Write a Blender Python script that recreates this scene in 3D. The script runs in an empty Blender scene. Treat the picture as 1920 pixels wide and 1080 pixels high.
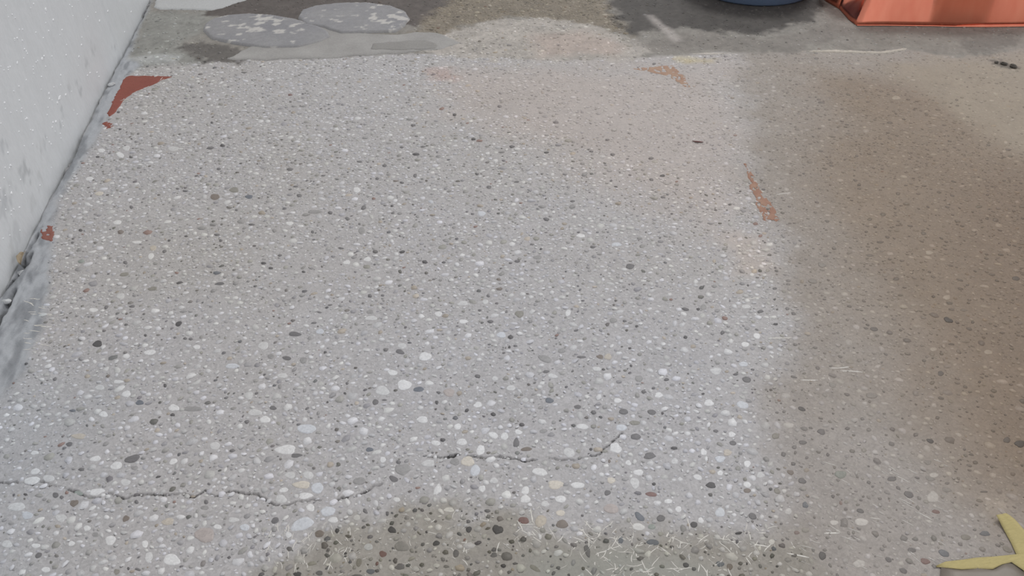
import bpy, bmesh, math, random
import numpy as np
from mathutils import Matrix, Vector

S = bpy.context.scene
COL = S.collection
rng = np.random.default_rng(7)
random.seed(7)

# ------------------------------------------------------------------ camera
F_PX, PITCH, YAW, CAM_H = 1484.0, math.radians(40.0), math.radians(9.6), 1.30
def _ray(px, py):
    dx, dy, dz = (px-960)/F_PX, -(py-540)/F_PX, -1.0
    a = math.pi/2-PITCH
    y1, z1 = dy*math.cos(a)-dz*math.sin(a), dy*math.sin(a)+dz*math.cos(a)
    c, s = math.cos(-YAW), math.sin(-YAW)
    return c*dx-s*y1, s*dx+c*y1, z1
def _g0(px, py):
    x, y, z = _ray(px, py); t = -CAM_H/z
    return x*t, y*t
CAM_X = -0.5*(_g0(278, 0)[0]+_g0(47, 470)[0])       # left wall face is the plane x = 0
def G(px, py):                                       # floor point seen at a pixel of the photo
    x, y = _g0(px, py); return (x+CAM_X, y)
def WALLP(px, py):                                   # left-wall point (y, z)
    x, y, z = _ray(px, py); t = -CAM_X/x
    return (y*t, CAM_H+z*t)
def PXM(px, py):                                     # pixels per metre on the floor there
    x, y = _g0(px, py)
    h = x*math.sin(YAW)+y*math.cos(YAW)
    return F_PX/(h*math.cos(PITCH)+CAM_H*math.sin(PITCH))
cam = bpy.data.cameras.new('camera'); cam.sensor_width = 36; cam.lens = 36*F_PX/1920
cam.clip_start = .01
co = bpy.data.objects.new('camera', cam); COL.objects.link(co)
co.location = (CAM_X, 0, CAM_H); co.rotation_euler = (math.pi/2-PITCH, 0, -YAW)
S.camera = co

# ------------------------------------------------------------------ sky, sun, exposure
w = bpy.data.worlds.new('world'); S.world = w; w.use_nodes = True
bg = w.node_tree.nodes['Background']; bg.inputs[0].default_value = (.98, .975, 1.0, 1); bg.inputs[1].default_value = .74
sun = bpy.data.lights.new('sun', 'SUN'); sun.energy = 1.0; sun.angle = math.radians(18); sun.color = (1, .985, .96)
so = bpy.data.objects.new('sun', sun); COL.objects.link(so)
sd = Vector((.40, .55, .85)).normalized()           # direction towards the light: back right, veiled sun
so.rotation_euler = sd.to_track_quat('Z', 'Y').to_euler(); so.location = (3, 4, 5)
vs = S.view_settings; vs.view_transform = 'Standard'; vs.look = 'None'; vs.gamma = 1; vs.exposure = 0.0
vs.use_curve_mapping = False

# ------------------------------------------------------------------ helpers
def lin(c):
    c = np.asarray(c, float)/255
    return np.where(c <= .04045, c/12.92, ((c+.055)/1.055)**2.4)
ILL = .93
def A(*c): return lin(c)/ILL                         # albedo for a colour as it shows under this sky

def _h(i, j, s):
    n = (i.astype(np.int64)*374761393+j.astype(np.int64)*668265263+s*1274126177) & 0xffffffff
    n = ((n ^ (n >> 13))*1103515245+12345) & 0xffffffff
    n = ((n ^ (n >> 15))*2246822519) & 0xffffffff
    return ((n ^ (n >> 13)) & 0xffff)/65535.0
def vn(x, y, s=0):
    i, j = np.floor(x), np.floor(y); u, v = x-i, y-j
    u = u*u*(3-2*u); v = v*v*(3-2*v)
    i = i.astype(np.int64); j = j.astype(np.int64)
    return ((_h(i, j, s)*(1-u)+_h(i+1, j, s)*u)*(1-v)+(_h(i, j+1, s)*(1-u)+_h(i+1, j+1, s)*u)*v)*2-1
def fbm(x, y, sc, o=4, s=0):
    r = 0; a = 1; t = 0
    for k in range(o):
        r = r+a*vn(x*sc, y*sc, s+k*17); t += a; a *= .5; sc *= 2.03
    return r/t
def ss(a, b, x):
    t = np.clip((x-a)/(b-a), 0, 1); return t*t*(3-2*t)
def sdf(poly, x, y):                                 # signed distance, negative inside
    p = np.asarray(poly, float); d = np.full(x.shape, 1e9); ins = np.zeros(x.shape, bool)
    for k in range(len(p)):
        a, b = p[k-1], p[k]; e = b-a
        wx, wy = x-a[0], y-a[1]
        t = np.clip((wx*e[0]+wy*e[1])/(e@e+1e-12), 0, 1)
        d = np.minimum(d, (wx-t*e[0])**2+(wy-t*e[1])**2)
        c = ((a[1] <= y) & (b[1] > y)) | ((b[1] <= y) & (a[1] > y))
        xi = a[0]+(y-a[1])/(b[1]-a[1] if b[1] != a[1] else 1e-12)*e[0]
        ins ^= c & (x < xi)
    d = np.sqrt(d); return np.where(ins, -d, d)
def dline(pts, x, y):
    p = np.asarray(pts, float); d = np.full(x.shape, 1e9)
    for k in range(1, len(p)):
        a, b = p[k-1], p[k]; e = b-a
        wx, wy = x-a[0], y-a[1]
        t = np.clip((wx*e[0]+wy*e[1])/(e@e+1e-12), 0, 1)
        d = np.minimum(d, (wx-t*e[0])**2+(wy-t*e[1])**2)
    return np.sqrt(d)
def GP(*pts): return [G(*p) for p in pts]

def mesh_np(name, verts, polys, cols=None, smooth=False):
    """polys: list of int arrays (k, n); one entry per polygon size"""
    me = bpy.data.meshes.new(name)
    me.vertices.add(len(verts)); me.vertices.foreach_set('co', np.asarray(verts, np.float32).ravel())
    li = np.concatenate([p.ravel() for p in polys]); tot = np.concatenate([np.full(len(p), p.shape[1]) for p in polys])
    st = np.concatenate([[0], np.cumsum(tot)[:-1]])
    me.loops.add(len(li)); me.loops.foreach_set('vertex_index', li.astype(np.int32))
    me.polygons.add(len(tot)); me.polygons.foreach_set('loop_start', st.astype(np.int32))
    me.polygons.foreach_set('loop_total', tot.astype(np.int32))
    if smooth: me.polygons.foreach_set('use_smooth', np.ones(len(tot), bool))
    if cols is not None:
        at = me.color_attributes.new('Col', 'FLOAT_COLOR', 'POINT')
        c = np.ones((len(verts), 4), np.float32); c[:, :cols.shape[1]] = cols
        at.data.foreach_set('color', c.ravel())
    me.update(calc_edges=True); me.validate()
    return me
def link(name, me, mat=None, parent=None):
    o = bpy.data.objects.new(name, me); COL.objects.link(o)
    if mat is not None and not me.materials: me.materials.append(mat)
    if parent is not None: o.parent = parent
    return o
def empty(name, loc, label, cat, rz=0):
    o = bpy.data.objects.new(name, None); COL.objects.link(o); o.location = loc; o.rotation_euler.z = rz
    o.empty_display_size = .1; o['label'] = label; o['category'] = cat; return o
def tag(o, label=None, cat=None, kind=None, group=None):
    for k, v in (('label', label), ('category', cat), ('kind', kind), ('group', group)):
        if v: o[k] = v
    return o
def grid_polys(nu, nv):
    i = np.arange(nu*nv).reshape(nv, nu)
    return np.stack([i[:-1, :-1], i[:-1, 1:], i[1:, 1:], i[1:, :-1]], -1).reshape(-1, 4)

# ------------------------------------------------------------------ materials
def newmat(name):
    m = bpy.data.materials.new(name); m.use_nodes = True
    return m, m.node_tree.nodes, m.node_tree.links, m.node_tree.nodes['Principled BSDF']
def speckle(name, src, grain=0.18, gs=300, rough=.62, bump=.35, bdist=.0012, fine=1100, spots=0.0, spec=.35, stretch=None):
    """colour attribute or object colour, broken up by mineral grain and fine relief"""
    m, N, L, B = newmat(name)
    if src == 'attr': s = N.new('ShaderNodeVertexColor'); s.layer_name = 'Col'; c = s.outputs[0]; al = s.outputs[1]
    elif src == 'object': s = N.new('ShaderNodeObjectInfo'); c = s.outputs['Color']; al = None
    else: s = N.new('ShaderNodeRGB'); s.outputs[0].default_value = (*src, 1); c = s.outputs[0]; al = None
    g = N.new('ShaderNodeNewGeometry'); pos = g.outputs['Position']
    if stretch:
        mp = N.new('ShaderNodeMapping'); L.new(pos, mp.inputs[0]); mp.inputs['Scale'].default_value = stretch; pos = mp.outputs[0]
    n1 = N.new('ShaderNodeTexNoise'); n1.inputs['Scale'].default_value = gs; n1.inputs['Detail'].default_value = 3
    L.new(pos, n1.inputs['Vector'])
    v = N.new('ShaderNodeTexVoronoi'); v.inputs['Scale'].default_value = gs*.75; L.new(pos, v.inputs['Vector'])
    sep = N.new('ShaderNodeSeparateColor'); L.new(v.outputs['Color'], sep.inputs[0])
    a = N.new('ShaderNodeMath'); a.operation = 'ADD'; L.new(n1.outputs[0], a.inputs[0]); L.new(sep.outputs[0], a.inputs[1])
    mr = N.new('ShaderNodeMapRange'); L.new(a.outputs[0], mr.inputs[0])
    mr.inputs[1].default_value = .25; mr.inputs[2].default_value = 1.75
    mr.inputs[3].default_value = 1-grain; mr.inputs[4].default_value = 1+grain; mr.clamp = False
    fac = mr.outputs[0]
    if al is not None:                                # alpha carries how grainy the spot is
        mm = N.new('ShaderNodeMix'); mm.data_type = 'FLOAT'; L.new(al, mm.inputs[0]); mm.inputs[2].default_value = 1; L.new(fac, mm.inputs[3]); fac = mm.outputs[0]
    vm = N.new('ShaderNodeVectorMath'); vm.operation = 'SCALE'; L.new(c, vm.inputs[0]); L.new(fac, vm.inputs['Scale'])
    out = vm.outputs[0]
    if spots:
        v2 = N.new('ShaderNodeTexVoronoi'); v2.inputs['Scale'].default_value = 90; L.new(pos, v2.inputs['Vector'])
        cr = N.new('ShaderNodeMapRange'); L.new(v2.outputs['Distance'], cr.inputs[0]); cr.inputs[1].default_value = .10; cr.inputs[2].default_value = .16
        cr.inputs[3].default_value = spots; cr.inputs[4].default_value = 0
        mx = N.new('ShaderNodeMix'); mx.data_type = 'RGBA'; L.new(cr.outputs[0], mx.inputs[0]); L.new(out, mx.inputs[6]); mx.inputs[7].default_value = (.75, .76, .76, 1); out = mx.outputs[2]
    L.new(out, B.inputs['Base Color'])
    B.inputs['Roughness'].default_value = rough; B.inputs['Specular IOR Level'].default_value = spec
    n2 = N.new('ShaderNodeTexNoise'); n2.inputs['Scale'].default_value = fine; n2.inputs['Detail'].default_value = 4; L.new(pos, n2.inputs['Vector'])
    ad = N.new('ShaderNodeMath'); ad.operation = 'MULTIPLY_ADD'; L.new(n1.outputs[0], ad.inputs[0]); ad.inputs[1].default_value = 1.6; L.new(n2.outputs[0], ad.inputs[2])
    b = N.new('ShaderNodeBump'); b.inputs['Strength'].default_value = bump; b.inputs['Distance'].default_value = bdist
    L.new(ad.outputs[0], b.inputs['Height']); L.new(b.outputs[0], B.inputs['Normal'])
    return m
M_FLOOR = speckle('ground concrete', 'attr', grain=.17, gs=260, bump=.5)
M_STONE = speckle('river gravel', 'attr', grain=.10, gs=420, rough=.5, bump=.2)
M_STONE1 = speckle('gravel stone', 'object', grain=.13, gs=350, rough=.48, bump=.2)
M_SKIN = speckle('cement and paint films', 'attr', grain=.14, gs=300, rough=.6, bump=.3)
M_WALL = speckle('painted plaster', 'attr', grain=.035, gs=120, rough=.55, bump=.22, bdist=.002, fine=420, stretch=(1, 1.6, .55))

# ------------------------------------------------------------------ floor colour zones (pixel outlines dropped onto the floor)
Z = []
def zone(col, soft, warp, op, grit, pts, wsc=14): Z.append((A(*col), soft, warp, op, grit, np.array(GP(*pts)), wsc))
zone((170, 169, 171), .22, .05, .8, 1, [(600, 620), (1000, 520), (1450, 620), (1430, 900), (1300, 980), (900, 940), (650, 860)], 5)
zone((162, 164, 168), .16, .05, .8, 1, [(-300, 640), (60, 680), (170, 760), (140, 900), (60, 1000), (100, 1300), (-300, 1300)], 6)
zone((172, 163, 157), .14, .08, .85, .55, [(820, 130), (1370, 118), (1400, 330), (1360, 470), (1230, 400), (1000, 260), (850, 210)], 6)
zone((146, 138, 130), .085, .05, .95, .8, [(1378, 90), (1390, 200), (1402, 310), (1465, 415), (1455, 500), (1466, 570), (1490, 610), (1480, 700), (1440, 780), (1450, 850), (1510, 940), (1450, 1000), (1600, 1250), (2500, 1250), (2500, 60)], 10)
zone((130, 115, 99), .22, .06, .95, .7, [(1540, 140), (1500, 350), (1590, 500), (1700, 690), (1800, 860), (1900, 950), (2500, 1000), (2500, 200), (1800, 150)], 6)
zone((116, 99, 83), .25, .06, .8, .7, [(1800, 330), (1850, 720), (1960, 900), (2500, 900), (2500, 260)], 6)
zone((153, 147, 142), .07, .06, .85, .9, [(1440, 770), (1570, 780), (1700, 880), (1830, 990), (1980, 1250), (1350, 1250), (1480, 950)], 9)
zone((149, 138, 123), .10, .05, .9, .4, [(1640, 112), (1920, 105), (2400, 110), (2400, 300), (1920, 290), (1780, 205)], 8)
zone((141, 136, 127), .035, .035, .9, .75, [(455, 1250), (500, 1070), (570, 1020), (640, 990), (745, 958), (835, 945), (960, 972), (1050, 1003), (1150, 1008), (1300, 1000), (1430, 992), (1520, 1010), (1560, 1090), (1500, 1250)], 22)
zone((144, 144, 137), .03, .02, .85, .3, [(1000, 1045), (1150, 1020), (1280, 1035), (1340, 1080), (1300, 1250), (950, 1250)], 14)
zone((180, 168, 158), .04, .02, .6, .5, [(1360, 440), (1430, 438), (1455, 505), (1380, 515)])
zone((172, 148, 140), .03, .02, .55, .6, [(800, 128), (850, 130), (858, 150), (815, 153)], 30)
BACK = [(225, 130), (250, 119), (330, 117), (480, 112), (640, 107), (760, 100), (870, 99), (1000, 112), (1200, 108), (1330, 101), (1480, 97), (1560, 96), (1640, 99), (1700, 92), (1800, 108), (1920, 92), (2500, 60), (2500, -330), (-300, -330), (280, 0)]
zone((131, 127, 120), .012, .012, 1, .6, BACK, 25)
zone((135, 135, 130), .04, .02, .95, .3, [(225, 130), (275, 22), (400, 25), (385, 60), (330, 85), (390, 115)])
zone((166, 167, 165), .02, .01, .9, .3, [(215, 135), (240, 110), (300, 102), (345, 104), (330, 117), (250, 122)])
zone((80, 73, 69), .010, .02, 1, .3, [(395, 21), (375, 30), (430, 34), (560, 36), (622, 62), (640, 40), (780, 50), (862, 25), (872, -240), (440, -240)], 30)
zone((122, 113, 99), .03, .03, 1, 1, [(770, 66), (800, 32), (850, 5), (862, -60), (1140, -100), (1146, 20), (1190, 72), (1080, 44), (960, 34), (880, 48), (830, 66)], 20)
zone((166, 160, 153), .02, .03, .95, .7, [(775, 84), (850, 58), (930, 37), (1040, 36), (1110, 46), (1180, 72), (1235, 95), (1190, 113), (900, 113), (790, 100)], 25)
zone((168, 154, 145), .05, .03, .8, .4, [(1003, 70), (1100, 60), (1170, 85), (1150, 106), (1012, 106)])
zone((58, 54, 51), .035, .04, .95, .4, [(1143, -100), (1148, 25), (1178, 66), (1260, 55), (1330, 60), (1430, 66), (1520, 40), (1545, 0), (1560, -100)], 22)
zone((122, 117, 111), .03, .04, .9, .6, [(1190, 82), (1290, 62), (1440, 75), (1560, 45), (1610, 62), (1500, 93), (1330, 99), (1230, 98)], 24)
zone((92, 88, 84), .02, .03, .95, .6, [(328, 90), (380, 82), (430, 86), (472, 100), (455, 116), (385, 117)], 30)
zone((126, 123, 116), .03, .03, .85, .3, [(1600, 62), (1750, 56), (1930, 60), (1900, 88), (1750, 90), (1640, 95)], 15)
zone((98, 95, 90), .02, .03, .6, .9, [(1800, 78), (1900, 62), (1910, 80), (1850, 104), (1810, 100)], 60)
zone((172, 165, 160), .02, .008, .7, .2, [(1212, 30), (1224, 30), (1282, 78), (1264, 80)])
zone((186, 170, 118), .03, .02, .5, .4, [(1275, 110), (1345, 110), (1340, 118), (1280, 119)])
zone((85, 80, 74), .012, .02, .75, .9, [(1855, 114), (1875, 112), (1908, 126), (1902, 131), (1870, 124)], 70)
zone((193, 178, 160), .03, .02, .5, .4, [(1840, 935), (1880, 930), (1900, 955), (1860, 960)])
FIL = np.array(GP((292, -15), (262, 50), (240, 112), (262, 122), (238, 143), (212, 190), (188, 246), (160, 292), (130, 338), (106, 376), (98, 440), (92, 500), (86, 560), (72, 620), (46, 690), (-10, 760), (-200, 800), (-200, 600), (0, 550), (45, 470), (215, 130), (280, 0)))
FIL_COL, FIL_DK = A(160, 163, 167), A(112, 115, 119)
BASE_A, BASE_B = A(165, 161, 157), A(170, 168, 169)
CRACKS = [GP((-40, 912), (0, 905), (42, 905), (62, 909), (76, 903), (100, 908), (120, 915), (140, 920), (160, 930), (182, 934), (204, 926), (232, 933), (262, 927), (300, 928), (340, 927), (366, 932), (386, 921), (404, 931), (424, 923), (440, 921), (452, 926), (482, 926), (498, 938), (512, 944), (530, 950), (556, 940), (584, 938), (602, 938), (618, 943), (640, 933), (668, 930), (684, 922), (692, 920), (700, 910), (716, 908)),
          GP((796, 856), (830, 858), (848, 855), (866, 852), (900, 858), (940, 856), (985, 864), (1012, 861), (1026, 858), (1050, 862), (1076, 862), (1100, 858), (1126, 853), (1132, 842), (1146, 832), (1156, 822), (1168, 813)),
          GP((1346, 757), (1366, 765), (1400, 770), (1430, 778))]
WCR = [GP((280, 6), (268, 30), (248, 64), (232, 98), (214, 130), (200, 152), (182, 178), (170, 200), (158, 232), (150, 256), (142, 276), (124, 318), (106, 344), (92, 366)),
       GP((205, 140), (190, 175), (178, 196), (164, 214), (158, 236), (146, 266), (136, 290)),
       GP((58, 478), (44, 500), (28, 522), (14, 540), (0, 556)), GP((26, 545), (18, 562), (6, 590), (-8, 620)), GP((70, 440), (64, 452), (46, 480), (42, 494))]

def warp(x, y, a, sc, s): return a*fbm(x, y, sc, 4, s)
def floor_col(x, y):
    t = (fbm(x, y, 2.2, 4, 3)*.5+.5)[:, None]
    c = BASE_A*(1-t)+BASE_B*t
    c = c*(1+.05*fbm(x, y, 28, 3, 9))[:, None]
    al = np.full(x.shape, 1.0)
    for k, (col, soft, wa, op, grit, P, wsc) in enumerate(Z):
        mg = soft*1.5+wa*2
        m = (x > P[:, 0].min()-mg) & (x < P[:, 0].max()+mg) & (y > P[:, 1].min()-mg) & (y < P[:, 1].max()+mg)
        if not m.any(): continue
        xs, ys = x[m], y[m]
        d = sdf(P, xs, ys)+wa*1.6*fbm(xs, ys, wsc, 5, 40+k)
        f = op*ss(soft, -soft, d)
        f = (f*(1-.12*(vn(xs*60, ys*60, k)+1)/2))[:, None]
        tex = (1+(.09 if k < 12 else .22)*fbm(xs, ys, 18, 5, 70+k)+(.05 if k < 12 else .13)*vn(xs*110, ys*70, k)+(0 if k < 12 else .12)*fbm(xs, ys, 60, 3, 90+k))[:, None]
        c[m] = c[m]*(1-f)+col*tex*f
        al[m] = al[m]*(1-f[:, 0])+grit*f[:, 0]
    m = x < .5
    xs, ys = x[m], y[m]
    d = sdf(FIL, xs, ys)+.012*fbm(xs, ys, 30, 4, 5)
    f = ss(.018, -.012, d)[:, None]
    k = ss(-.15, .4, fbm(xs*2.4, ys*.7, 20, 5, 6))[:, None]
    c[m] = c[m]*(1-f)+f*(FIL_COL*(1-.7*k)+FIL_DK*.7*k)*(1+.10*fbm(xs*1.5, ys, 70, 3, 8))[:, None]
    al[m] = al[m]*(1-f[:, 0])+.25*f[:, 0]
    return c, al
def height(x, y, cracks=False):
    z = .0014*fbm(x, y, 3, 3, 11)+.0003*fbm(x, y, 60, 3, 12)
    z = z+.003*ss(.012, -.015, sdf(GP(*BACK), x, y)+.010*fbm(x, y, 25, 3, 13))
    m = x < .45
    if m.any():
        xs, ys = x[m], y[m]
        d = sdf(FIL, xs, ys)
        f = ss(.01, -.05, d)
        near = ss(.10, .0, xs)
        rough = .008*np.abs(fbm(xs*1.6+ys*.5, ys*.7, 24, 5, 14))+.004*near
        lump = ss(1.75, 1.35, ys)*near*.011*np.clip(fbm(xs, ys, 22, 3, 15)+.1, 0, 1)
        zz = f*(rough+lump*1.4)
        for q, ln in enumerate(WCR):
            dl = dline(ln, xs+.004*fbm(xs, ys, 60, 3, 21+q), ys)
            wd = .005+.004*vn(ys*25, xs*0, q)
            zz = zz-.016*ss(wd+.003, wd*.3, dl)
        z[m] += zz
    if cracks:
        for q, ln in enumerate(CRACKS):
            P = np.array(ln); mm = (x > P[:, 0].min()-.02) & (x < P[:, 0].max()+.02) & (y > P[:, 1].min()-.02) & (y < P[:, 1].max()+.02)
            if not mm.any(): continue
            xs, ys = x[mm], y[mm]
            d = dline(P, xs, ys+.0045*fbm(xs, ys, 110, 3, 30+q))
            wd = (.0008+.0011*vn(xs*45, ys*0, 60+q))*(1 if q < 2 else .4)
            z[mm] += -.007*ss(np.maximum(wd+.0016, .001), 0, d)*(1 if q < 2 else .3)*ss(-.0004, .0008, wd)+.0008*ss(.010, .003, d)
    return z

# ------------------------------------------------------------------ floor
def axis(*segs):
    o = []
    for a, b, s in segs: o += list(np.arange(a, b-1e-6, s))
    return np.array(o+[segs[-1][1]])
YN = G(960, 1080)[1]
yc = sorted([p[1] for c in CRACKS[:2] for p in c])
xs = axis((0, .18, .003), (.18, 1.38, .003), (1.38, 1.75, .005), (1.75, 4.6, .008), (4.6, 7, .1))
ys = axis((-1.2, .45, .08), (.45, yc[0]-.02, .007), (yc[0]-.02, yc[-1]+.02, .0026), (yc[-1]+.02, 2.4, .0055), (2.4, 4.1, .008), (4.1, 8, .1))
X, Y = np.meshgrid(xs, ys); x, y = X.ravel(), Y.ravel()
z = height(x, y, True)
gap = np.clip(.004+.006*fbm(ys*0, ys, 20, 3, 77), .0015, .014)
Xg = X.copy(); Xg[:, 0] = gap; Xg[:, 1] = np.maximum(Xg[:, 1], gap+.001); Xg[:, 2] = np.maximum(Xg[:, 2], gap+.002); Xg[:, 3] = np.maximum(Xg[:, 3], gap+.003); Xg[:, 4] = np.maximum(Xg[:, 4], gap+.004)
c, al = floor_col(x, y)
# dirt caught in the cracks
dirt = np.zeros(x.shape)
for qd, (ln, wdt) in enumerate([(l, .0024) for l in CRACKS]+[(l, .007) for l in WCR]):
    P = np.array(ln); mm = (x > P[:, 0].min()-.02) & (x < P[:, 0].max()+.02) & (y > P[:, 1].min()-.02) & (y < P[:, 1].max()+.02)
    d = dline(P, x[mm], y[mm]+(.0045*fbm(x[mm], y[mm], 110, 3, 30+qd) if qd < 3 else 0)); dirt[mm] = np.maximum(dirt[mm], ss(wdt, .001, d)*np.clip(.62+.8*vn(x[mm]*45, y[mm]*45, 5), 0, 1)*(.45 if qd == 2 else 1))
c = c*(1-.86*dirt[:, None])
nu, nv = len(xs)+2, len(ys)
V = np.zeros((nv, nu, 3)); V[:, 2:, 0] = Xg; V[:, 2:, 1] = Y; V[:, 2:, 2] = z.reshape(X.shape)
V[:, 1, 0] = gap; V[:, 1, 1] = ys; V[:, 1, 2] = -.05; V[:, 0, 0] = -.03; V[:, 0, 1] = ys; V[:, 0, 2] = -.05
CC = np.zeros((nv, nu, 4)); CC[:, 2:, :3] = c.reshape(nv, nu-2, 3); CC[:, 2:, 3] = al.reshape(nv, nu-2); CC[:, :2, :3] = A(95, 90, 84); CC[:, :2, 3] = .5
floor = link('floor', mesh_np('floor', V.reshape(-1, 3), [grid_polys(nu, nv)], CC.reshape(-1, 4), True), M_FLOOR)
tag(floor, 'ground concrete floor with exposed gravel, worn and stained', kind='structure')

# ------------------------------------------------------------------ left wall
wy = axis((-1.2, .6, .1), (.6, 4.6, .011), (4.6, 8, .1)); wz = axis((-.045, .9, .011), (.9, 2.6, .1))
WX, WZ = np.meshgrid(wy, wz); u, v = WX.ravel(), WZ.ravel()
wc = np.tile(A(210, 213, 215), (len(u), 1))*(1+.02*fbm(u, v, 3, 4, 90)+.02*vn(u*40, v*14, 91))[:, None]
def wscuff(px, py, pw, ph, col, op, soft=.012, k=[0]):
    k[0] += 1
    P = np.array([WALLP(px-pw, py), WALLP(px, py-ph), WALLP(px+pw, py), WALLP(px, py+ph)])
    m = (u > P[:, 0].min()-.1) & (u < P[:, 0].max()+.1) & (v > P[:, 1].min()-.1) & (v < P[:, 1].max()+.1)
    if not m.any(): return
    f = (.5*op*ss(soft, -soft, sdf(P, u[m], v[m])+.035*fbm(u[m]*1.5, v[m], 60, 4, k[0])+.006))[:, None]
    wc[m] = wc[m]*(1-f)+A(*col)*f
for a in [(46, 324, 14, 26, (135, 139, 141), .8), (8, 385, 14, 30, (140, 145, 150), .7), (6, 268, 5, 14, (140, 145, 150), .7), (30, 440, 12, 30, (160, 164, 166), .6), (163, 118, 4, 9, (140, 144, 147), .7), (145, 148, 5, 10, (145, 150, 153), .7), (152, 176, 3, 14, (140, 144, 147), .7),
          (118, 212, 3, 14, (150, 154, 156), .7), (113, 232, 3, 12, (145, 150, 152), .7), (175, 95, 4, 10, (150, 154, 156), .6), (85, 262, 4, 14, (150, 154, 156), .6), (20, 350, 8, 18, (165, 168, 170), .6), (72, 340, 6, 20, (168, 170, 170), .6), (130, 165, 5, 14, (165, 168, 170), .6), (75, 275, 5, 10, (150, 152, 150), .6), (60, 380, 10, 22, (172, 174, 174), .6), (20, 460, 9, 20, (170, 172, 172), .6), (215, 90, 4, 7, (130, 134, 136), .7)]:
    wscuff(*a, soft=.009)
foot = ss(.05, 0, v+.02*fbm(u, v, 25, 4, 95))[:, None]*.25
wc = wc*(1-foot)+A(170, 171, 170)*foot
wxp = .0012*fbm(u, v*.6, 9, 4, 92)-.006*ss(.02, -.01, v)*np.clip(fbm(u, v, 30, 3, 93), 0, 1)
seam = WALLP(222, 98)[0]
wxp = wxp+.004*ss(seam-.012, seam+.004, u+.05*(v-.05)*0)
wv = np.stack([wxp, u, v], -1)
nu, nv = len(wy), len(wz)
pl = grid_polys(nu, nv)
b0 = len(wv)                                          # thickness: back and edges
back = np.array([[-.2, wy[0], -.045], [-.2, wy[-1], -.045], [-.2, wy[-1], 2.6], [-.2, wy[0], 2.6]])
ci = [0, nu-1, nu*nv-1, nu*(nv-1)]
bp = np.array([[b0+1, b0, b0+3, b0+2], [b0, b0+1, ci[1], ci[0]], [b0+2, b0+3, ci[3], ci[2]], [b0+1, b0+2, ci[2], ci[1]], [b0+3, b0, ci[0], ci[3]]])
wcol = np.ones((b0+4, 4)); wcol[:b0, :3] = wc; wcol[b0:, :3] = A(210, 213, 215)
wall = link('wall_left', mesh_np('wall_left', np.vstack([wv, back]), [pl, bp], wcol, True), M_WALL)
wall.data.polygons.foreach_set('use_smooth', np.r_[np.ones(len(pl), bool), np.zeros(5, bool)])
tag(wall, 'pale painted plaster wall with scuffs along its foot', kind='structure')
# plaster nibs standing proud of the paint
nv_, nf_, nc_ = [], [], []
nibs = [(86, 18, 5, 12), (100, 37, 4, 5), (187, 39, 4, 7), (51, 100, 3, 5), (79, 110, 4, 10), (153, 84, 4, 5), (112, 183, 9, 12), (108, 192, 4, 9), (92, 175, 4, 6), (61, 245, 4, 6), (15, 286, 4, 7), (46, 92, 3, 6), (200, 21, 4, 5), (148, 106, 4, 6), (123, 177, 5, 6), (50, 222, 4, 7), (36, 188, 3, 5), (105, 228, 4, 8), (8, 192, 4, 5), (20, 310, 4, 8), (22, 362, 5, 9), (96, 270, 3, 8)]
for k in range(170):
    nibs.append((random.uniform(0, 250), random.uniform(0, 470), random.uniform(1.5, 3), random.uniform(2, 5)))
for px, py, pw, ph in nibs:
    yy, zz = WALLP(px, py)
    if zz < .03: continue
    y1, z1 = WALLP(px+1, py); y2, z2 = WALLP(px, py+1)
    sy = abs(y1-yy)*pw*.5+.0006; sz = abs(z2-zz)*ph*.5+.0006
    x0 = float(.0012*fbm(np.array([yy]), np.array([zz*.6]), 9, 4, 92)[0])+(.004 if yy > seam else 0)
    b = len(nv_); n = 7
    for r, dx in ((1, -.001), (.55, .0016)):
        for t in range(n):
            a = 2*math.pi*t/n+random.uniform(-.3, .3); q = r*random.uniform(.7, 1.2)
            nv_.append((x0+dx, yy+math.cos(a)*sy*q, zz+math.sin(a)*sz*q))
    for t in range(n): nf_.append((b+t, b+(t+1) % n, b+n+(t+1) % n, b+n+t))
    nf_.append(tuple(b+n+t for t in range(n)))
me = bpy.data.meshes.new('plaster_nibs'); me.from_pydata(nv_, [], nf_)
M_NIB = speckle('white plaster', tuple(A(232, 234, 236)), grain=.05, rough=.4)
tag(link('plaster_nibs', me, M_NIB, wall), 'small white plaster nibs on the painted wall', kind='stuff')

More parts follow.
